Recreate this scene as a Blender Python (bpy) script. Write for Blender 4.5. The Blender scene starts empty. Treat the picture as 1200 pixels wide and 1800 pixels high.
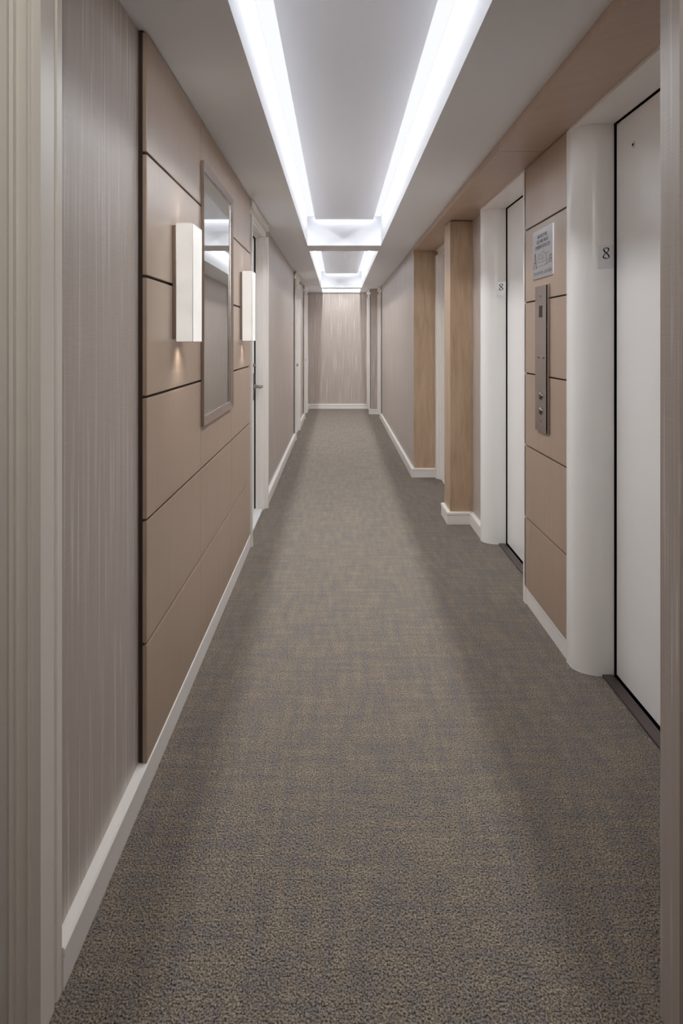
import bpy, bmesh, math, random
from mathutils import Vector, Matrix
random.seed(3)
sc = bpy.context.scene
COL = sc.collection
H = 1.35                      # eye height
F = 1250.0                    # focal length in pixels of the 1200x1800 frame
# ------------------------------------------------------------------ materials
def new_mat(name):
    m = bpy.data.materials.new(name); m.use_nodes = True
    return m, m.node_tree.nodes, m.node_tree.links, m.node_tree.nodes['Principled BSDF']
def rgb(c):
    return tuple(((v/255)/12.92 if v/255 <= .04045 else ((v/255+.055)/1.055)**2.4) for v in c)+(1,)
def plain(name, c, rough=.5, metal=0, spec=.5, bump=0, bscale=200, emit=None, es=0):
    m, N, L, b = new_mat(name)
    b.inputs['Base Color'].default_value = rgb(c)
    b.inputs['Roughness'].default_value = rough
    b.inputs['Metallic'].default_value = metal
    b.inputs['Specular IOR Level'].default_value = spec
    if emit:
        b.inputs['Emission Color'].default_value = rgb(emit); b.inputs['Emission Strength'].default_value = es
    t = N.new('ShaderNodeTexCoord'); n = N.new('ShaderNodeTexNoise'); n.inputs['Scale'].default_value = bscale
    L.new(t.outputs['Object'], n.inputs['Vector'])
    bp = N.new('ShaderNodeBump'); bp.inputs['Strength'].default_value = bump; bp.inputs['Distance'].default_value = .001
    L.new(n.outputs['Fac'], bp.inputs['Height']); L.new(bp.outputs['Normal'], b.inputs['Normal'])
    return m
def ramp(N, stops):
    r = N.new('ShaderNodeValToRGB')
    while len(r.color_ramp.elements) < len(stops): r.color_ramp.elements.new(.5)
    for e, (p, c) in zip(r.color_ramp.elements, stops): e.position = p; e.color = rgb(c)
    return r
def upright(N, L, ku, kz, horiz=False):
    """coordinates that run along any upright surface (x+y) and up it (z)"""
    g = N.new('ShaderNodeNewGeometry'); s = N.new('ShaderNodeSeparateXYZ'); L.new(g.outputs['Position'], s.inputs[0])
    a = N.new('ShaderNodeMath'); a.operation = 'ADD'; L.new(s.outputs['X'], a.inputs[0]); L.new(s.outputs['Y'], a.inputs[1])
    u = N.new('ShaderNodeMath'); u.operation = 'MULTIPLY'; u.inputs[1].default_value = ku; L.new(a.outputs[0], u.inputs[0])
    z = N.new('ShaderNodeMath'); z.operation = 'MULTIPLY'; z.inputs[1].default_value = kz; L.new(s.outputs['Z'], z.inputs[0])
    c = N.new('ShaderNodeCombineXYZ'); L.new(u.outputs[0], c.inputs[0]); L.new(z.outputs[0], c.inputs[1])
    return c
def mixc(N, L, mode, fac, a, b):
    m = N.new('ShaderNodeMix'); m.data_type = 'RGBA'; m.blend_type = mode
    if isinstance(fac, float): m.inputs[0].default_value = fac
    else: L.new(fac, m.inputs[0])
    for s, v in ((6, a), (7, b)):
        if isinstance(v, tuple): m.inputs[s].default_value = v
        else: L.new(v, m.inputs[s])
    return m.outputs[2]
def wallpaper():
    m, N, L, b = new_mat('strie wallpaper')
    n1 = N.new('ShaderNodeTexNoise'); n1.inputs['Scale'].default_value = 1; n1.inputs['Detail'].default_value = 3
    L.new(upright(N, L, 95, 1.6).outputs[0], n1.inputs['Vector'])
    r1 = ramp(N, [(.0, (177, 163, 153)), (.45, (186, 173, 164)), (.585, (191, 179, 170)), (.635, (213, 204, 197)), (1, (217, 208, 202))])
    L.new(n1.outputs['Fac'], r1.inputs[0])
    n2 = N.new('ShaderNodeTexNoise'); n2.inputs['Scale'].default_value = 1; n2.inputs['Detail'].default_value = 2
    L.new(upright(N, L, 12, 420).outputs[0], n2.inputs['Vector'])
    r2 = ramp(N, [(.0, (214, 212, 210)), (.40, (240, 240, 240)), (1, (255, 255, 255))]); L.new(n2.outputs['Fac'], r2.inputs[0])
    L.new(mixc(N, L, 'MULTIPLY', 1.0, r1.outputs[0], r2.outputs[0]), b.inputs['Base Color'])
    b.inputs['Roughness'].default_value = .42; b.inputs['Specular IOR Level'].default_value = .5
    ad = N.new('ShaderNodeMath'); ad.operation = 'ADD'; L.new(n1.outputs['Fac'], ad.inputs[0]); L.new(n2.outputs['Fac'], ad.inputs[1])
    bp = N.new('ShaderNodeBump'); bp.inputs['Strength'].default_value = .25; bp.inputs['Distance'].default_value = .001
    L.new(ad.outputs[0], bp.inputs['Height']); L.new(bp.outputs['Normal'], b.inputs['Normal'])
    return m
def wood(name, c0, c1, c2, ku, kz, rough, bump=.1):
    m, N, L, b = new_mat(name)
    n1 = N.new('ShaderNodeTexNoise'); n1.inputs['Scale'].default_value = 1; n1.inputs['Detail'].default_value = 5; n1.inputs['Roughness'].default_value = .6
    L.new(upright(N, L, ku, kz).outputs[0], n1.inputs['Vector'])
    n2 = N.new('ShaderNodeTexNoise'); n2.inputs['Scale'].default_value = 1; n2.inputs['Detail'].default_value = 3
    L.new(upright(N, L, ku*.06, kz*.35).outputs[0], n2.inputs['Vector'])
    mx = N.new('ShaderNodeMix'); mx.inputs[0].default_value = .4; L.new(n1.outputs['Fac'], mx.inputs[2]); L.new(n2.outputs['Fac'], mx.inputs[3])
    r = ramp(N, [(.33, c0), (.5, c1), (.68, c2)]); L.new(mx.outputs[0], r.inputs[0])
    L.new(r.outputs[0], b.inputs['Base Color'])
    b.inputs['Roughness'].default_value = rough
    bp = N.new('ShaderNodeBump'); bp.inputs['Strength'].default_value = bump; bp.inputs['Distance'].default_value = .0006
    L.new(n1.outputs['Fac'], bp.inputs['Height']); L.new(bp.outputs['Normal'], b.inputs['Normal'])
    return m
def carpet():
    m, N, L, b = new_mat('heathered loop carpet')
    g = N.new('ShaderNodeNewGeometry')
    def mp(sx, sy):
        q = N.new('ShaderNodeMapping'); q.inputs['Scale'].default_value = (sx, sy, 1); L.new(g.outputs['Position'], q.inputs[0]); return q
    def noise(sx, sy, det=2):
        n = N.new('ShaderNodeTexNoise'); n.inputs['Scale'].default_value = 1; n.inputs['Detail'].default_value = det
        L.new(mp(sx, sy).outputs[0], n.inputs['Vector']); return n
    a = noise(5, 34, 3); c = noise(30, 5, 3)
    ab = N.new('ShaderNodeMix'); ab.inputs[0].default_value = .5; L.new(a.outputs['Fac'], ab.inputs[2]); L.new(c.outputs['Fac'], ab.inputs[3])
    base = ramp(N, [(.38, (146, 137, 131)), (.46, (153, 143, 135)), (.54, (163, 149, 132)), (.64, (172, 159, 145))])
    L.new(ab.outputs[0], base.inputs[0])
    f = noise(230, 190, 4)          # single yarns, light and dark
    yr = ramp(N, [(.30, (66, 60, 56)), (.44, (178, 175, 172)), (.52, (224, 222, 220)), (.66, (255, 255, 255))]); L.new(f.outputs['Fac'], yr.inputs[0])
    L.new(mixc(N, L, 'MULTIPLY', 1.0, base.outputs[0], yr.outputs[0]), b.inputs['Base Color'])
    b.inputs['Roughness'].default_value = .95; b.inputs['Specular IOR Level'].default_value = .1
    b.inputs['Sheen Weight'].default_value = .1; b.inputs['Sheen Roughness'].default_value = .5
    v = N.new('ShaderNodeTexVoronoi'); v.inputs['Scale'].default_value = 1; L.new(mp(170, 140).outputs[0], v.inputs['Vector'])
    inv = N.new('ShaderNodeMath'); inv.operation = 'SUBTRACT'; inv.inputs[0].default_value = 1; L.new(v.outputs['Distance'], inv.inputs[1])
    ad = N.new('ShaderNodeMath'); ad.operation = 'ADD'; L.new(inv.outputs[0], ad.inputs[0]); L.new(f.outputs['Fac'], ad.inputs[1])
    bp = N.new('ShaderNodeBump'); bp.inputs['Strength'].default_value = 1; bp.inputs['Distance'].default_value = .008
    L.new(ad.outputs[0], bp.inputs['Height']); L.new(bp.outputs['Normal'], b.inputs['Normal'])
    return m
def glow(name, c, s):
    m, N, L, b = new_mat(name)
    e = N.new('ShaderNodeEmission'); e.inputs[0].default_value = rgb(c); e.inputs[1].default_value = s
    L.new(e.outputs[0], N['Material Output'].inputs[0]); return m
def brushed(name, c, rough):
    m, N, L, b = new_mat(name)
    n = N.new('ShaderNodeTexNoise'); n.inputs['Scale'].default_value = 1; n.inputs['Detail'].default_value = 2
    L.new(upright(N, L, 900, 6).outputs[0], n.inputs['Vector'])
    r = N.new('ShaderNodeMapRange'); r.inputs[3].default_value = rough-.06; r.inputs[4].default_value = rough+.08
    L.new(n.outputs['Fac'], r.inputs[0]); L.new(r.outputs[0], b.inputs['Roughness'])
    b.inputs['Base Color'].default_value = rgb(c); b.inputs['Metallic'].default_value = 1
    tg = N.new('ShaderNodeTangent'); tg.direction_type = 'RADIAL'; tg.axis = 'Z'; L.new(tg.outputs[0], b.inputs['Tangent'])
    b.inputs['Anisotropic'].default_value = .85; b.inputs['Anisotropic Rotation'].default_value = ANI
    return m
def alabaster():
    m, N, L, b = new_mat('lit alabaster diffuser')
    n = N.new('ShaderNodeTexNoise'); n.inputs['Scale'].default_value = 14; n.inputs['Detail'].default_value = 4
    t = N.new('ShaderNodeTexCoord'); L.new(t.outputs['Object'], n.inputs['Vector'])
    r = ramp(N, [(.3, (205, 201, 197)), (.7, (232, 229, 225))]); L.new(n.outputs['Fac'], r.inputs[0])
    L.new(r.outputs[0], b.inputs['Emission Color']); b.inputs['Emission Strength'].default_value = SCONCE_GLOW
    b.inputs['Base Color'].default_value = rgb((225, 222, 218)); b.inputs['Roughness'].default_value = .3
    return m
STRIP = 1.0
ANI = .0
PERM = 9.6
SPREAD = 160
SCONCE_GLOW = .56
M = dict(
    paper=wallpaper(), carpet=carpet(),
    panel=wood('taupe stained veneer', (162, 140, 121), (168, 146, 127), (174, 152, 133), 130, 3, .31, .04),
    oak=wood('limed oak veneer', (154, 128, 103), (180, 154, 127), (198, 174, 148), 260, 5, .42, .2),
    soffit=wood('oak soffit', (180, 156, 138), (187, 163, 145), (193, 170, 152), 30, 3, .38, .04),
    dark=plain('dark brown backing', (52, 36, 26), .7),
    black=plain('black gap', (6, 6, 6), .9, spec=0),
    ceil=plain('matt ceiling paint', (241, 242, 246), .9, spec=.2),
    trim=plain('satin off-white paint', (234, 229, 224), .35),
    olive=plain('satin putty paint', (228, 222, 212), .38),
    lift=plain('satin enamel on steel', (244, 242, 240), .27),
    sill=plain('brushed dark aluminium', (96, 86, 84), .4, metal=.8),
    steel=brushed('brushed stainless steel', (182, 173, 170), .22),
    plate=brushed('matt stainless steel', (215, 215, 218), .34),
    chrome=plain('polished chrome', (150, 146, 143), .16, metal=1),
    silver=plain('silver lip', (205, 203, 202), .25, metal=1),
    frame=plain('champagne metal frame', (138, 120, 110), .4, metal=.3),
    glass=plain('mirror glass', (205, 207, 204), .0, metal=1),
    ink=plain('black engraving fill', (12, 12, 14), .6),
    grey=plain('etched grey engraving', (132, 134, 140), .6),
    red=plain('dark red display window', (34, 6, 11), .3, spec=.15),
    stone=plain('white stone threshold', (214, 214, 214), .3),
    strip=glow('led strip', (252, 253, 255), STRIP),
    lamp=alabaster(),
)
# ------------------------------------------------------------------ mesh helpers
def box(bm, x0, x1, y0, y1, z0, z1, bev=0):
    x0, x1 = sorted((x0, x1)); y0, y1 = sorted((y0, y1)); z0, z1 = sorted((z0, z1))
    v = [bm.verts.new((x, y, z)) for x in (x0, x1) for y in (y0, y1) for z in (z0, z1)]
    fs = [bm.faces.new([v[i] for i in f]) for f in ((0, 1, 3, 2), (4, 6, 7, 5), (0, 4, 5, 1), (2, 3, 7, 6), (0, 2, 6, 4), (1, 5, 7, 3))]
    if bev:
        es = list({e for f in fs for e in f.edges})
        bmesh.ops.bevel(bm, geom=es, offset=bev, segments=2, profile=.7, affect='EDGES')
def prism(bm, pts, lo, hi, axis):
    """closed outline pts swept from lo to hi along axis: 'z' pts=(x,y), 'y' pts=(x,z), 'x' pts=(y,z)"""
    def P(p, t): return {'z': (p[0], p[1], t), 'y': (p[0], t, p[1]), 'x': (t, p[0], p[1])}[axis]
    a = [bm.verts.new(P(p, lo)) for p in pts]; b = [bm.verts.new(P(p, hi)) for p in pts]
    bm.faces.new(a); bm.faces.new(b[::-1])
    n = len(pts)
    for i in range(n): bm.faces.new((a[i], b[i], b[(i+1) % n], a[(i+1) % n]))
def cyl(bm, c, r, h, axis, seg=24, r2=None):
    M_ = Matrix.Translation(c) @ {'x': Matrix.Rotation(math.pi/2, 4, 'Y'), 'y': Matrix.Rotation(math.pi/2, 4, 'X'), 'z': Matrix.Identity(4)}[axis]
    bmesh.ops.create_cone(bm, cap_ends=True, segments=seg, radius1=r, radius2=r if r2 is None else r2, depth=h, matrix=M_)
def tube(bm, pts, r, seg=14):
    rings = []
    for i, p in enumerate(pts):
        p = Vector(p); d = (Vector(pts[min(i+1, len(pts)-1)])-Vector(pts[max(i-1, 0)])).normalized()
        u = d.cross(Vector((0, 0, 1)) if abs(d.z) < .9 else Vector((1, 0, 0))).normalized(); w = d.cross(u)
        rr = r[i] if isinstance(r, (list, tuple)) else r
        rings.append([bm.verts.new(p+u*rr*math.cos(2*math.pi*k/seg)+w*rr*math.sin(2*math.pi*k/seg)) for k in range(seg)])
    for A, B in zip(rings, rings[1:]):
        for k in range(seg): bm.faces.new((A[k], A[(k+1) % seg], B[(k+1) % seg], B[k]))
    bm.faces.new(rings[0][::-1]); bm.faces.new(rings[-1])
def obj(name, bm, mat, parent=None, smooth=False, origin=None):
    bmesh.ops.recalc_face_normals(bm, faces=bm.faces)
    if origin is None and parent is None:
        lo = [min(v.co[i] for v in bm.verts) for i in range(3)]; hi = [max(v.co[i] for v in bm.verts) for i in range(3)]
        origin = ((lo[0]+hi[0])/2, (lo[1]+hi[1])/2, lo[2])
    off = Vector(parent.location) if parent is not None else Vector(origin)
    if parent is not None and parent.parent is not None: off = off+Vector(parent.parent.location)
    me = bpy.data.meshes.new(name); bmesh.ops.translate(bm, verts=bm.verts, vec=-off); bm.to_mesh(me); bm.free()
    me.materials.append(mat)
    if smooth:
        for p in me.polygons: p.use_smooth = True
        me.set_sharp_from_angle(angle=math.radians(35))
    o = bpy.data.objects.new(name, me); COL.objects.link(o)
    if parent is not None: o.parent = parent
    else: o.location = origin
    return o
def tag(o, label=None, cat=None, group=None, kind=None):
    for k, v in (('label', label), ('category', cat), ('group', group), ('kind', kind)):
        if v: o[k] = v
    return o
def thing(name, loc, **kw):
    o = bpy.data.objects.new(name, None); COL.objects.link(o); o.location = loc; o.empty_display_size = .1
    return tag(o, **kw)
def B(*boxes, bev=0):
    bm = bmesh.new()
    for b in boxes: box(bm, *b, bev=bev)
    return bm
# ------------------------------------------------------------------ key planes (heights are absolute)
ZC = H+.920                   # corridor ceiling
ZS = H+.875                   # oak soffit over the lift lobby
ZB = .090                     # baseboard top
XL, XLB, XLP = -.5936, -.566, -.568          # left wall, baseboard face, panelling face
XR, XRB = .745, .717                          # far right wall
XV, XVB, XVP = .987, .960, .957               # lobby wall, baseboard face, panelling face
YN, YE = 1.466, 13.90                         # near opening, end wall
YRET = 7.0                                    # return between lobby and far right wall
YRT2 = 12.88                                  # second return
XR2 = .560
# ------------------------------------------------------------------ floor
bm = bmesh.new(); box(bm, -1.7, 1.7, -2.2, 14.1, -.05, 0)
tag(obj('floor', bm, M['carpet']), label='grey and taupe loop pile carpet running down the corridor', kind='structure')
# ------------------------------------------------------------------ ceiling with three coved trays
SL = ZC+.34                                   # slab above the trays
CX0, CX1 = -.2986, .418
trays = [(1.90, 6.955), (7.385, 12.58), (12.88, 13.86)]
bm = bmesh.new()
y = 1.366
for a, b in trays+[(YE+.1, None)]:
    box(bm, CX0, CX1, y, a, ZC, SL)
    y = b
box(bm, -.75, CX0, 1.366, YE+.1, ZC, SL)
box(bm, CX1, 1.3, 1.366, YE+.1, ZC, SL)
box(bm, -.75, 1.3, 1.366, YE+.1, SL, SL+.05)
tag(obj('ceiling', bm, M['ceil']), label='white corridor ceiling with three recessed light trays', kind='structure')
RZ = H+1.160                                  # underside of the floating rafts
gap = .078
for i, (a, b) in enumerate(trays):
    if i == 2: x0, x1, y0, y1 = CX0+.06, CX1-.06, a+.10, b-.10
    else: x0, x1, y0, y1 = CX0+gap, CX1-gap, a+.10, b-.085
    if i == 1: y1 = b-.10
    r = obj('ceiling_panel', B((x0, x1, y0, y1, RZ, RZ+.025)), M['ceil'])
    tag(r, kind='structure', label=['flat grey panel floating in the longest light tray overhead', 'flat grey panel floating in the second light tray along the corridor', 'flat panel floating in the farthest light tray by the end wall'][i])
    # linear fittings lying on the raft's edge, their diffusers facing down through the slot
    z0 = RZ+.026
    q = .014
    for bx, lx, ly, wx, wy in (((CX0-.002, x0-.002, y0, b+.002), CX0+.0025+q/2, None, q, None), ((x1+.002, CX1+.002, y0, b+.002), CX1-.0025-q/2, None, q, None),
                       ((x0, x1, y1+.002, b+.002), None, b-.004-q/2, None, q)):
        obj('light_strip', B((*bx, z0+.020, z0+.030)), M['strip'], r)
        lx = (bx[0]+bx[1])/2 if lx is None else lx; ly = (bx[2]+bx[3])/2 if ly is None else ly
        wx = bx[1]-bx[0] if wx is None else wx; wy = bx[3]-bx[2] if wy is None else wy
        li = bpy.data.lights.new('strip_light', 'AREA'); li.shape = 'RECTANGLE'; cut = .30 if wx < wy else 0
        li.size = wx; li.size_y = wy-cut
        li.energy = PERM*max(wx, wy)*(1 if wx < wy else (.12 if i < 2 else 1.1)); li.spread = math.radians(SPREAD); li.color = (.93, .968, 1)
        lo = bpy.data.objects.new('strip_light', li); COL.objects.link(lo); lo.parent = r
        lo.location = Vector((lx, ly-cut/2, z0+.018))-r.location
# ------------------------------------------------------------------ walls
def wall(name, xw, sgn, y0, y1, openings, label, thick=.16, mat='paper', top=None):
    """straight wall whose face is at x = xw; its body lies on the far side; openings = (ya, yb, ztop)"""
    bm = bmesh.new(); y = y0; top = top or ZC
    for a, b, zt in sorted(openings):
        if a > y: box(bm, xw, xw+sgn*thick, y, a, 0, top)
        if zt < top: box(bm, xw, xw+sgn*thick, a, b, zt, top)
        y = b
    if y < y1: box(bm, xw, xw+sgn*thick, y, y1, 0, top)
    return tag(obj(name, bm, M[mat]), label=label, kind='structure')
DT = H+.80                                    # top of room door openings
LD = [(4.720, 5.620), (9.650, 10.530), (12.20, 13.06)]
wall('wall_left', XL, -1, 1.40, YE, [(a-.031, b+.031, DT+.031) for a, b in LD], 'long left corridor wall in taupe strie wallpaper')
RD = (5.93, 6.83)
wall('wall_right', XV, 1, 4.787, YRET-.013, [(RD[0]-.031, RD[1]+.031, DT+.031)], 'lobby side wall between the far lift and the oak return')
FD = (12.22, 12.80)
tag(obj('wall_right', B((XR, XR+.4, YRET+.004, 12.189, 0, ZC), (XR, XR+.4, 12.189, 12.831, DT+.031, ZC), (XR, XR+.4, 12.831, YRT2, 0, ZC)), M['paper']),
    label='far right corridor wall in shiny grey strie wallpaper', kind='structure')
tag(obj('wall_right', B((XR2+.03, XR+.4, YRT2+.0005, YRT2+.069, 0, ZC), (XR2+.03, XR+.4, 13.831, YE, 0, ZC), (XR2+.03, XR+.4, YRT2+.08, 13.831, DT+.031, ZC)), M['paper']),
    label='short papered return beside the end wall', kind='structure')
tag(obj('wall_end', B((-.9, 1.3, YE, YE+.12, 0, ZC)), M['paper']), label='end wall in vertical strie wallpaper', kind='structure')
# oak veneered return wall
rt = obj('wall_return', B((XR-.0005, 1.2, YRET-.012, YRET+.003, 0, ZS)), M['oak'])
tag(rt, label='brown oak veneer return wall at the end of the lift lobby', kind='structure')
tag(obj('wall_return', B((XR+.01, 1.2, YRET+.0035, YRET+.1, 0, ZC)), M['paper']), label='structure behind the oak return', kind='structure')
# lobby wall around the lifts
E1, E2 = (1.93, 2.85), (3.765, 4.685)         # clear openings
JW = .095                                     # bullnose jamb width
HD = H+.866                                   # underside of lift heads
K = .038
for (a, b), lb in zip(((1.425, E1[0]-JW-.008), (E1[1]+JW+K, E2[0]-JW-K)), ('lobby wall on the near side of the near lift', 'lobby wall behind the call panel')):
    tag(obj('wall_right', B((XV, XV+.25, a, b, 0, ZS+.02)), M['paper']), label=lb, kind='structure')
for e, lb in ((E1, 'lobby wall over the near lift'), (E2, 'lobby wall over the far lift')):
    tag(obj('wall_right', B((XV, XV+.25, e[0]-JW-.007, e[1]+JW+.007, HD+.02, ZS+.02)), M['paper']), label=lb, kind='structure')
# ------------------------------------------------------------------ oak soffit
for i, (a, b) in enumerate(((1.366, 3.304), (3.308, 5.316), (5.320, YRET-.0125))):
    o = obj('soffit_panel', B((.745, 1.3, a, b, ZS, ZC-.001)), M['soffit'])
    tag(o, kind='structure', label=['nearest oak soffit panel over the near lift', 'middle oak soffit panel over the far lift', 'far oak soffit panel before the wallpapered wall'][i])
# ------------------------------------------------------------------ baseboards
def base_profile(face, wallx):
    s = 1 if wallx > face else -1
    return [(wallx, 0), (face+s*.003, 0), (face+s*.003, .064), (face+s*.006, .067), (face, .071), (face, .085), (face+s*.004, ZB), (wallx, ZB)]
def corner_base(bm, p0, p1, p2):
    """mitred skirting round an outer corner: p0 -> p1 along x facing -y, p1 -> p2 along y facing -x"""
    pr = [(d, z) for d, z in ((0, 0), (.024, 0), (.024, .064), (.021, .067), (.027, .071), (.027, .085), (.023, ZB), (0, ZB))]
    rings = [[bm.verts.new((p[0]-d*ox, p[1]-d*oy, z)) for d, z in pr] for p, ox, oy in ((p0, 0, 1), (p1, 1, 1), (p2, 1, 0))]
    for A, C in zip(rings, rings[1:]):
        for i in range(len(pr)): bm.faces.new((A[i], A[(i+1) % len(pr)], C[(i+1) % len(pr)], C[i]))
    bm.faces.new(rings[0]); bm.faces.new(rings[-1][::-1])
def baseboard(name, runs, label):
    bm = bmesh.new()
    for r in runs:
        if r[0] == 'y': prism(bm, base_profile(r[1], r[2]), r[3], r[4], 'y')
        else:            # along x, facing -y: face y, wall y
            prism(bm, base_profile(r[1], r[2]), r[3], r[4], 'x')
    tag(obj(name, bm, M['trim']), label=label, kind='structure')
baseboard('baseboard_left', [('y', XLB, XL, 1.474, 4.606)], 'white baseboard under the wallpaper and veneer panelling')
baseboard('baseboard_left', [('y', XLB, XL, 5.725, 9.545)], 'white baseboard between the first and second left doors')
baseboard('baseboard_left', [('y', XLB, XL, 10.635, 12.095)], 'white baseboard between the second and third left doors')
baseboard('baseboard_left', [('y', XLB, XL, 13.165, YE)], 'short white baseboard in the far left corner')
baseboard('baseboard_end', [('x', YE-.027, YE, -.566, XR2)], 'white baseboard across the end wall')
baseboard('baseboard_right', [('x', YRT2-.027, YRT2, XR2+.004, XR)], 'white baseboard on the small far return')
bm = bmesh.new(); corner_base(bm, (.958, YRET-.0125), (XR-.001, YRET-.0125), (XR-.001, 12.12))
tag(obj('baseboard_right', bm, M['trim']), label='white baseboard under the oak return and along the far right wall', kind='structure')
baseboard('baseboard_right', [('y', XVB, XV, 2.985, 3.652)], 'white baseboard under the call panel')
baseboard('baseboard_right', [('y', XVB, XV, 4.778, 5.20)], 'white baseboard between the far lift and the oak pilaster')
# ------------------------------------------------------------------ panelled doors in the corridor walls
door_no = [0]
def corridor_door(xw, sgn, a, b, label, outer=.10, lever=None, knob=None, ctop=None, proud=.036, na=None, nb=None, viewer=False):
    """sgn: direction from the corridor into the wall. Casing stands proud of the wall, the leaf is recessed."""
    door_no[0] += 1
    d = thing('door_%d' % door_no[0], (xw, (a+b)/2, 0), label=label, kind='structure')
    lx = xw+sgn*.068                                   # leaf face
    dt = DT; ct = ctop or ZC-.006
    def pcs(side):
        e, s = (a, -1) if side == 'near' else (b, 1)
        out = na if side == 'near' and na is not None else nb if side == 'far' and nb is not None else outer
        return [(xw+sgn*.030, lx+sgn*.05, e, e+s*.03), (xw-sgn*.004, xw+sgn*.030, e+s*.011, e+s*.04),
                (xw-sgn*.012, xw+sgn*.01, e+s*.024, e+s*out), (xw-sgn*proud, xw+sgn*.005, e+s*min(.066, out*.6), e+s*out)]
    bm = bmesh.new()
    for side in ('near', 'far'):
        for (p, q, u, v) in pcs(side): box(bm, p, q, u, v, 0, dt+.02, bev=.0015)
    for (p, q, _, _), (z0, z1) in zip(pcs('near'), ((0, .03), (.011, .04), (.024, ct-dt), (.066, ct-dt))):
        if dt+z1 > dt+z0: box(bm, p, q, a-(na if na is not None else outer), b+(nb if nb is not None else outer), dt+z0, dt+z1, bev=.0015)
    obj('frame', bm, M['trim'], d)
    obj('panel', B((lx, lx+sgn*.04, a+.004, b-.0045, .018, dt-.005), bev=.002), M['trim'], d)
    obj('seal', B((lx-sgn*.0095, lx+sgn*.001, b-.004, b+.002, .015, dt), (lx-sgn*.0095, lx+sgn*.001, a, b, dt-.004, dt+.002)), M['black'], d)
    obj('gap', B((lx+sgn*.015, lx+sgn*.03, a, b, 0, dt)), M['black'], d)
    obj('threshold', B((xw+sgn*.002, lx+sgn*.05, a, b, 0, .014), bev=.002), M['stone'], d)
    if lever:
        ly, dirn = lever; z = H-.366
        hb = bmesh.new(); box(hb, lx, lx-sgn*.007, ly-.021, ly+.021, z-.105, z+.105, bev=.002)
        h = obj('handle', hb, M['chrome'], d, True)
        l = bmesh.new(); cyl(l, (lx-sgn*.014, ly, z), .024, .016, 'x'); cyl(l, (lx-sgn*.040, ly, z), .0115, .054, 'x')
        tube(l, [(lx-sgn*.066, ly-dirn*.012, z), (lx-sgn*.066, ly+dirn*.03, z), (lx-sgn*.066, ly+dirn*.08, z), (lx-sgn*.062, ly+dirn*.118, z)], [.0125, .0125, .011, .010])
        o = obj('lever', l, M['chrome'], h, True); o.location = (0, 0, 0)
        t = bmesh.new(); cyl(t, (lx-sgn*.011, ly, z+.165), .014, .022, 'x')
        obj('lock', t, M['chrome'], d, True)
    if knob:
        t = bmesh.new(); cyl(t, (lx-sgn*.02, knob, H-.37), .012, .04, 'x'); bmesh.ops.create_uvsphere(t, u_segments=16, v_segments=10, radius=.026, matrix=Matrix.Translation((lx-sgn*.05, knob, H-.37)))
        obj('knob', t, M['chrome'], d, True)
    return d
corridor_door(XL, -1, *LD[0], 'white painted door with lever, right after the veneer panelling', lever=(5.545, -1))
corridor_door(XL, -1, *LD[1], 'white door, second one along the left wall', knob=10.45)
corridor_door(XL, -1, *LD[2], 'white door nearest the end wall on the left', knob=12.98)
corridor_door(XV, 1, *RD, 'white door between the oak pilaster and the oak return', outer=.10, ctop=ZS-.006, nb=.148)
d5 = corridor_door(XR, 1, *FD, 'white door at the far end of the right wall', outer=.08)
hb = bmesh.new(); box(hb, XR-.014, XR-.001+.05, 12.255, 12.275, .09, .22, bev=.003); cyl(hb, (XR-.016, 12.265, .12), .013, .03, 'x')
obj('door_holder', hb, M['steel'], d5)
corridor_door(XR2+.03, 1, YRT2+.10, 13.80, 'white door at the corner next to the end wall', outer=.098, knob=12.98+.12, proud=.034)
# ------------------------------------------------------------------ cased opening round the camera's doorway (trim_1) and near walls
bm = bmesh.new()
X0 = -.571
prof = [(X0, 1.366), (X0, 1.431), (X0-.006, 1.436), (X0-.007, 1.445), (X0-.001, 1.449), (X0, 1.4715), (-.62, 1.4715), (-1.9, 1.46),
        (-1.9, 1.356), (-.72, 1.356), (-.66, 1.3665), (-.636, 1.3665), (-.632, 1.357), (-.626, 1.353), (-.620, 1.357), (-.619, 1.369), (-.599, 1.369), (-.5965, 1.361), (-.593, 1.359), (-.590, 1.362), (-.589, 1.366)]
prism(bm, prof, 0, ZC+.35, 'z')
tag(obj('trim_1', bm, M['olive']), label='moulded off-white door casing at the near left edge', kind='structure')
tag(obj('wall_near', B((.643, 1.9, 1.34, 1.42, 0, ZC+.35)), M['paper']), label='papered wall edge at the near right of the corridor', kind='structure')
tag(obj('wall_near', B((-.571, .643, 1.366, 1.45, ZC+.06, ZC+.35)), M['ceil']), label='header over the near opening', kind='structure')
bm = B((-1.75, -1.65, -2.2, 1.40, 0, ZC+.35), (1.6, 1.7, -2.2, 1.40, 0, ZC+.35), (-1.75, 1.7, -2.3, -2.2, 0, ZC+.35))
tag(obj('wall_foyer', bm, M['paper']), label='papered walls of the foyer behind the camera', kind='structure')
tag(obj('ceiling_foyer', B((-1.75, 1.7, -2.3, 1.366, ZC+.35, ZC+.40)), M['ceil']), label='foyer ceiling behind the camera', kind='structure')
# ------------------------------------------------------------------ left veneer panelling
YP = [2.113, 2.945, 3.777, 4.609]
ZP = [H-1.260, H-.906, H-.5375, H-.171, H+.1885, H+.555, ZC-.003]
pan = thing('wall_panelling', (XLP, 3.361, ZB), label='taupe wood veneer panelling, six rows of three panels, behind the mirror and sconces', cat='wall panelling')
obj('backing', B((XLP-.013, XL, YP[0]+.002, YP[3], ZB+.002, ZC)), M['dark'], pan)
for i in range(3):
    for j in range(6):
        o = obj('panel', B((XLP, XLP-.0132, YP[i]+(.0012 if i else 0), YP[i+1]-.0012, ZP[j]+(.0042 if j else 0), ZP[j+1]-.0042), bev=.0030), M['panel'], pan)
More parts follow.
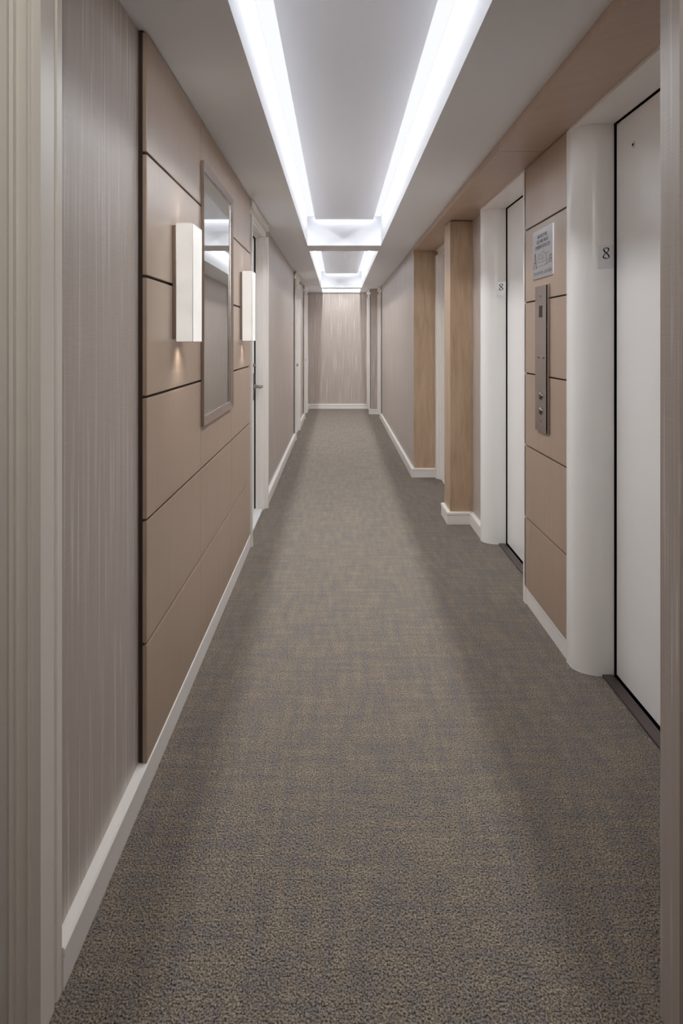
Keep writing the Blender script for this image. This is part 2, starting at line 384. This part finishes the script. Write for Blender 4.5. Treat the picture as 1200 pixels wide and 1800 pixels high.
# ------------------------------------------------------------------ panelling between the lifts
YQ = (2.983, 3.655)
p2 = thing('wall_panelling', (XVP, sum(YQ)/2, ZB), label='narrow stack of six taupe veneer panels between the two lifts', cat='wall panelling')
obj('backing', B((XVP+.013, XV, YQ[0], YQ[1], ZB+.002, ZS)), M['dark'], p2)
ZQ = ZP[:-1]+[ZS-.001]
for j in range(6):
    obj('panel', B((XVP, XVP+.0132, YQ[0]+.001, YQ[1]-.001, ZQ[j]+(.0035 if j else 0), ZQ[j+1]-.0035), bev=.0024), M['panel'], p2)
# ------------------------------------------------------------------ mirror
XM, XG = -.5545, -.5665
my0, my1, mz0, mz1, mw = YP[1]+.001, YP[2]-.001, H-.361, H+.743, .040
mi = thing('wall_mirror', (XLP, (my0+my1)/2, mz0), label='tall rectangular mirror in a sloping champagne frame between the sconces', cat='mirror')
def ring_frame(bm, y0, y1, z0, z1, prof):
    """prof = (inset, x) closed outline mitred round a rectangle"""
    cs = []
    for (sy, sz) in ((0, 0), (1, 0), (1, 1), (0, 1)):
        cs.append([bm.verts.new((x, (y0+t) if not sy else (y1-t), (z0+t) if not sz else (z1-t))) for t, x in prof])
    n = len(prof)
    for k in range(4):
        A, C = cs[k], cs[(k+1) % 4]
        for i in range(n): bm.faces.new((A[i], A[(i+1) % n], C[(i+1) % n], C[i]))
bm = bmesh.new(); ring_frame(bm, my0, my1, mz0, mz1, [(0, XLP+.0003), (0, XM-.001), (.0015, XM), (.004, XM), (.034, XG+.004), (.034, XLP+.0003)])
obj('frame', bm, M['frame'], mi)
bm = bmesh.new(); ring_frame(bm, my0, my1, mz0, mz1, [(.0345, XLP+.0003), (.0345, XG+.0025), (.0365, XG+.0030), (.0385, XG+.0020), (.0385, XLP+.0003)])
tag(obj('inner_lip', bm, M['silver'], mi), label='thin silver inner lip')
obj('mirror_glass', B((XLP+.0004, XG, my0+.038, my1-.038, mz0+.038, mz1-.038)), M['glass'], mi)
# ------------------------------------------------------------------ sconces
def sconce(y0, y1, label):
    zt, zb = H+.401, H-.0085
    s = thing('wall_sconce', (XLP, (y0+y1)/2, zb), label=label, cat='wall lamp', group='sconces either side of the mirror')
    obj('backplate', B((XLP+.0002, XLP+.012, y0, y1, zb+.010, zt-.008), bev=.001), M['frame'], s)
    sh = obj('shade', B((XLP+.012, -.4985, y0+.001, y1-.001, zb+.002, zt-.002), bev=.0012), M['lamp'], s)
    bm = bmesh.new()
    x0, x1 = XLP+.0115, -.4975
    t = .0016
    for z in (zb, zt-t):
        box(bm, x0, x1, y0, y0+t, z, z+t); box(bm, x0, x1, y1-t, y1, z, z+t); box(bm, x1-t, x1, y0, y1, z, z+t)
    for yy in (y0, y1-t):
        box(bm, x0, x0+t, yy, yy+t, zb, zt); box(bm, x1-t, x1, yy, yy+t, zb, zt)
    obj('edge_frame', bm, M['silver'], s)
    for z, rx in ((zb-.004, 0), (zt+.004, math.pi)):
        li = bpy.data.lights.new('sconce_slot_lamp', 'SPOT'); li.energy = SLOT if rx == 0 else SLOT*.35; li.spot_size = math.radians(125); li.spot_blend = 1; li.shadow_soft_size = .03
        li.color = (1, .95, .9)
        lo = bpy.data.objects.new('slot_lamp', li); COL.objects.link(lo); lo.parent = s
        lo.location = Vector((XLP+.045, (y0+y1)/2, z))-s.location
        lo.rotation_euler = (rx, math.radians(18 if rx == 0 else -18), 0)
SLOT = 1.3
sconce(2.440, 2.600, 'lit square alabaster wall sconce on the near side of the mirror')
sconce(4.125, 4.285, 'lit square alabaster wall sconce beyond the mirror, next to the door')
# ------------------------------------------------------------------ lifts
XD = 1.113
def jamb_outline(e, s, lip):
    """bullnose section (x, y): e = opening edge, s = direction away from the opening"""
    pts = [(XVP, e+s*(JW+.036)), (XVP, e+s*(JW+.030)), (XVP+.004, e+s*(JW+.029)), (XVP+.004, e+s*(JW+.0275)), (XVP, e+s*(JW+.0265)), (XVP, e+s*JW)] if lip else [(XVP, e+s*(JW+.006)), (XVP, e+s*JW)]
    for k in range(1, 19):
        t = k/18*math.pi/2
        pts.append((XVP+.105*(1-math.cos(t)), e+s*JW*(1-math.sin(t))))
    pts += [(XD-.0075, e), (XD-.0075, e+s*(JW+(.036 if lip else .006)))]
    return pts
def elevator(e, label, keyhole=None):
    t = thing('elevator', (XD, sum(e)/2, 0), label=label, cat='elevator', group='the two lifts of the lobby')
    for ed, s in ((e[0], -1), (e[1], 1)):
        bm = bmesh.new(); prism(bm, jamb_outline(ed, s, 2.5 < ed < 4), 0, HD+.006, 'z')
        obj('jamb', bm, M['lift'], t, True)
    obj('head', B((XVP, XD-.0075, e[0]-JW+.001, e[1]+JW-.001, HD, HD+.014), (XVP-.0015, XVP+.006, e[0]-JW, e[1]+JW, HD-.003, HD+.013)), M['lift'], t)
    # two sliding leaves of which the visible one meets the far jamb
    obj('door_leaf', B((XD, XD+.022, e[0]+.006, e[1]-.008, .012, HD-.006), bev=.001), M['lift'], t)
    obj('shaft_gap', B((XD+.024, XD+.034, e[0]-.02, e[1]+.02, 0, HD+.015), (XD-.0073, XD+.024, e[1]+.0006, e[1]+.02, 0, HD+.015), (XD-.0073, XD+.024, e[0]-.02, e[0]-.0006, 0, HD+.015), (XD-.0073, XD+.024, e[0]-.02, e[1]+.02, HD+.0006, HD+.015), (XD-.0073, XD+.024, e[0], e[1], 0, .003)), M['black'], t)
    bm = bmesh.new(); box(bm, 1.058, 1.098, e[0]-.02, e[1]+.004, 0, .008, bev=.001); box(bm, 1.0985, XD-.0100, e[0]-.02, e[1]+.004, 0, .006); 
    obj('sill', bm, M['sill'], t)
    if keyhole:
        bm = bmesh.new(); cyl(bm, (XD-.0012, keyhole[0], keyhole[1]), .0135, .0024, 'x', 32)
        k = obj('keyhole_ring', bm, M['plate'], t, True)
        bm = bmesh.new(); cyl(bm, (XD-.0030, keyhole[0], keyhole[1]), .0055, .0012, 'x', 20)
        obj('keyhole', bm, M['black'], t, True)
    return t
elevator(E1, 'white elevator doorway nearest the camera, keyhole high on its door', (2.68, H+.735))
elevator(E2, 'white elevator doorway beyond the call panel')
# floor number plates on the flat of each far jamb
def eight(bm, cx, y, cz, h):
    """serif-style figure eight drawn with a broad pen held at an angle"""
    N_ = 120; path = []
    for i in range(N_):
        t = 2*math.pi*i/N_; sn = math.sin(t)
        a = .215 if sn > 0 else .25
        path.append((cx-a*math.copysign(abs(math.sin(2*t))**.85, math.sin(2*t))*h, cz+(sn*(.44 if sn > 0 else .47)+.02)*h, .0002*math.cos(t)))
    L_, R_ = [], []
    ph = math.radians(28)
    for i in range(N_):
        p, q = path[i-1], path[(i+1) % N_]
        dx, dz = q[0]-p[0], q[1]-p[1]; l = math.hypot(dx, dz); dx /= l; dz /= l
        wd = h*(.018+.046*abs(dz*math.cos(ph)+dx*-math.sin(ph)))
        L_.append((path[i][0]-dz*wd, path[i][1]+dx*wd)); R_.append((path[i][0]+dz*wd, path[i][1]-dx*wd))
    for i in range(N_):
        j = (i+1) % N_
        q4 = [(L_[i], i), (L_[j], j), (R_[j], j), (R_[i], i)]
        lo = [bm.verts.new((a[0], y, a[1])) for a, k in q4]
        hi = [bm.verts.new((a[0], y-.0006+path[k][2], a[1])) for a, k in q4]
        bm.faces.new(lo); bm.faces.new(hi[::-1])
        bm.faces.new((lo[0], lo[1], hi[1], hi[0])); bm.faces.new((lo[2], lo[3], hi[3], hi[2]))
def number_plate(ye, label):
    x0, x1, z0, z1 = 1.042, XD-.0102, H+.288, H+.379
    p = thing('floor_number_plate', ((x0+x1)/2, ye-.001, z0), label=label, cat='sign', group='floor number plates on the lift jambs')
    obj('plate', B((x0, x1, ye-.0018, ye-.0002, z0, z1), bev=.0004), M['plate'], p)
    bm = bmesh.new(); eight(bm, (x0+x1)/2+.001, ye-.0019, z1-.033, .046)
    obj('digit', bm, M['ink'], p)
    obj('braille', B(*[(x0+.022+.0045*k, x0+.0235+.0045*k, ye-.0026, ye-.0017, z0+.014+r*.004, z0+.0155+r*.004) for k, r in ((0, 0), (0, 1), (1, 1), (2, 0), (3, 1))]), M['plate'], p)
number_plate(E1[1], 'steel plate with a black 8 on the near lift jamb')
number_plate(E2[1], 'steel plate with a black 8 on the lift jamb beyond the call panel')
# ------------------------------------------------------------------ oak pilaster
pil = thing('oak_pilaster', (.905, 5.357, 0), label='square brown oak pilaster standing between the far lift and the lobby door', cat='pilaster')
obj('shaft', B((.822, XV-.0005, 5.215, 5.50, .0, ZS-.006), bev=.0012), M['oak'], pil)
obj('top_reveal', B((.826, XV-.001, 5.219, 5.496, ZS-.006, ZS-.0005)), M['dark'], pil)
bm = bmesh.new()
corner_base(bm, (XV-.001, 5.2145), (.8215, 5.2145), (.8215, 5.5))
obj('plinth', bm, M['trim'], pil)
# ------------------------------------------------------------------ writing
def text_mesh(s, size, width=None, bold=0):
    cu = bpy.data.curves.new('t', 'FONT'); cu.body = s; cu.size = size; cu.align_x = 'CENTER'; cu.align_y = 'CENTER'; cu.offset = bold; cu.extrude = .0003
    o = bpy.data.objects.new('t', cu); COL.objects.link(o); bpy.context.view_layer.update()
    me = bpy.data.meshes.new_from_object(o.evaluated_get(bpy.context.evaluated_depsgraph_get()))
    bpy.data.objects.remove(o)
    if width:
        xs = [v.co.x for v in me.vertices]; k = width/(max(xs)-min(xs))
        for v in me.vertices: v.co.x *= k
    return me
def write(name, s, size, centre, mat, parent, width=None, bold=0):
    """on the lobby wall, read from the corridor: right is -y, up is z, facing -x"""
    me = text_mesh(s, size, width, bold)
    me.transform(Matrix(((0, 0, -1, 0), (-1, 0, 0, 0), (0, 1, 0, 0), (0, 0, 0, 1))))
    me.materials.clear(); me.materials.append(mat)
    o = bpy.data.objects.new(name, me); COL.objects.link(o); o.parent = parent; o.location = Vector(centre)-parent.location
    return o
# ------------------------------------------------------------------ fire notice plaque
py0, py1, pz0, pz1 = 3.152, 3.478, H+.290, H+.519
pq = thing('fire_notice', (XVP-.001, (py0+py1)/2, pz0), label='brushed steel fire notice plaque with lettering and floor plan above the call panel', cat='sign')
obj('plate', B((XVP-.0055, XVP-.0002, py0, py1, pz0, pz1), bev=.0006), M['plate'], pq)
xf = XVP-.0058; yc = (py0+py1)/2
for s, z, w in (('IN CASE OF FIRE', .196, .150), ('USE STAIRS UNLESS', .171, .185), ('OTHERWISE INSTRUCTED', .146, .235)):
    write('lettering', s, .024, (xf, yc, pz0+z), M['grey'], pq, w, .0004)
write('lettering', 'YOU ARE HERE - ELEVATORS', .021, (xf, yc, pz0+.024), M['grey'], pq, .285, .0004)
bm = bmesh.new()
def seg(y0, z0, y1, z1, w=.0022):            # plan line; y measured from the viewer's left edge of the plaque
    a = Vector((0, py1-y0, pz0+z0)); b = Vector((0, py1-y1, pz0+z1)); d = (b-a).normalized(); n = Vector((0, -d.z, d.y))*w/2
    q = [a+n, b+n, b-n, a-n]
    lo = [bm.verts.new((xf+.0006, v.y, v.z)) for v in q]; hi = [bm.verts.new((xf-.0003, v.y, v.z)) for v in q]
    bm.faces.new(lo); bm.faces.new(hi[::-1])
    for k in range(4): bm.faces.new((lo[k], lo[(k+1) % 4], hi[(k+1) % 4], hi[k]))
for s in ((.085, .055, .225, .055), (.085, .074, .215, .074), (.095, .074, .095, .112), (.095, .112, .165, .112), (.165, .112, .165, .120), (.165, .120, .195, .120), (.195, .120, .195, .108), (.195, .108, .262, .108),
          (.110, .094, .135, .094), (.110, .084, .110, .094), (.135, .084, .135, .100), (.160, .080, .160, .104), (.185, .080, .185, .104), (.225, .055, .225, .108), (.232, .055, .232, .108), (.245, .055, .245, .080),
          (.205, .058, .262, .058), (.262, .058, .262, .080), (.150, .090, .175, .090), (.175, .132, .183, .132), (.270, .062, .270, .1), (.120, .104, .150, .104)): seg(*s)
obj('floor_plan', bm, M['grey'], pq)
for strokes in (((.022, .052, .043, .125, .0025), (.043, .125, .066, .052, .0065), (.031, .078, .058, .078, .003), (.014, .052, .030, .052, .003), (.056, .052, .076, .052, .003)),
          ((.282, .060, .282, .092, .003), (.282, .092, .304, .092, .003), (.304, .092, .308, .082, .003), (.308, .082, .300, .076, .003), (.300, .076, .308, .068, .003), (.308, .068, .300, .060, .003), (.300, .060, .282, .060, .003), (.282, .076, .300, .076, .003))):
    bm = bmesh.new()
    for s in strokes: seg(*s)
    obj('stair_letter', bm, M['ink'], pq)
# ------------------------------------------------------------------ lift call panel
cy0, cy1, cz0, cz1 = 3.212, 3.412, H-.430, H+.252
cs = thing('lift_call_panel', (XVP-.001, (cy0+cy1)/2, cz0), label='tall brushed steel lift call panel with two round buttons and red display', cat='call panel')
obj('backbox', B((XVP-.0085, XVP-.0002, cy0, cy1, cz0, cz1), bev=.001), M['steel'], cs)
obj('seam', B((XVP-.0100, XVP-.0080, cy0+.016, cy1-.004, cz0+.018, cz1-.006)), M['black'], cs)
fp = obj('faceplate', B((XVP-.0125, XVP-.0098, cy0+.021, cy1-.0005, cz0+.0005, cz1-.0005), bev=.0006), M['steel'], cs)
yc = 3.318; xf = XVP-.0125
obj('display', B((xf-.0006, xf+.0005, yc-.026, yc+.026, H+.104, H+.158)), M['red'], cs)
for z in (H-.262, H-.332):
    bm = bmesh.new(); cyl(bm, (xf-.001, yc, z), .021, .0022, 'x', 32)
    b_ = obj('button_ring', bm, M['steel'], cs, True)
    bm = bmesh.new(); cyl(bm, (xf-.0022, yc, z), .0165, .006, 'x', 32, .0165)
    bmesh.ops.create_uvsphere(bm, u_segments=24, v_segments=12, radius=.0165, matrix=Matrix.Translation((xf-.004, yc, z)) @ Matrix.Scale(.35, 4, (1, 0, 0)))
    obj('button', bm, M['chrome'], cs, True)
for y_ in (yc-.045, yc+.040):
    bm = bmesh.new(); cyl(bm, (xf-.0012, y_, H-.084), .0045, .0026, 'x', 16, .003)
    obj('screw', bm, M['chrome'], cs, True)
bm = bmesh.new(); cyl(bm, (xf-.0004, yc, H+.203), .0032, .0012, 'x', 16)
obj('indicator', bm, M['ink'], cs, True)
bm = bmesh.new(); cyl(bm, (xf-.001, yc, H-.378), .010, .002, 'x', 24)
obj('key_switch', bm, M['steel'], cs, True)
# ------------------------------------------------------------------ foyer lamp behind the camera
li = bpy.data.lights.new('foyer_lamp', 'AREA'); li.shape = 'DISK'; li.size = .4; li.energy = 19.0; li.color = (1, .98, .93)
lo = bpy.data.objects.new('foyer_lamp', li); COL.objects.link(lo); lo.location = (.1, -.6, 2.35); lo.rotation_euler = (math.radians(116), 0, 0)
# ------------------------------------------------------------------ world, camera, view
w = bpy.data.worlds.new('World'); sc.world = w; w.use_nodes = True
w.node_tree.nodes['Background'].inputs[0].default_value = (0, 0, 0, 1); w.node_tree.nodes['Background'].inputs[1].default_value = 0
cd = bpy.data.cameras.new('camera'); cam = bpy.data.objects.new('camera', cd); COL.objects.link(cam)
cam.location = (0, 0, H); cam.rotation_euler = (math.pi/2, 0, 0)
cd.sensor_fit = 'VERTICAL'; cd.sensor_height = 36; cd.lens = F/1800*36
cd.shift_x = (600-594)/1800; cd.shift_y = (597-900)/1800
cd.clip_start = .05; cd.clip_end = 60
sc.camera = cam
vs = sc.view_settings; vs.view_transform = 'Standard'; vs.look = 'None'; vs.gamma = 1; vs.use_curve_mapping = False; vs.exposure = 0.0
sc.cycles.use_denoising = True
sc.cycles.max_bounces = 14; sc.cycles.diffuse_bounces = 8; sc.cycles.glossy_bounces = 6
sc.cycles.sample_clamp_indirect = 8
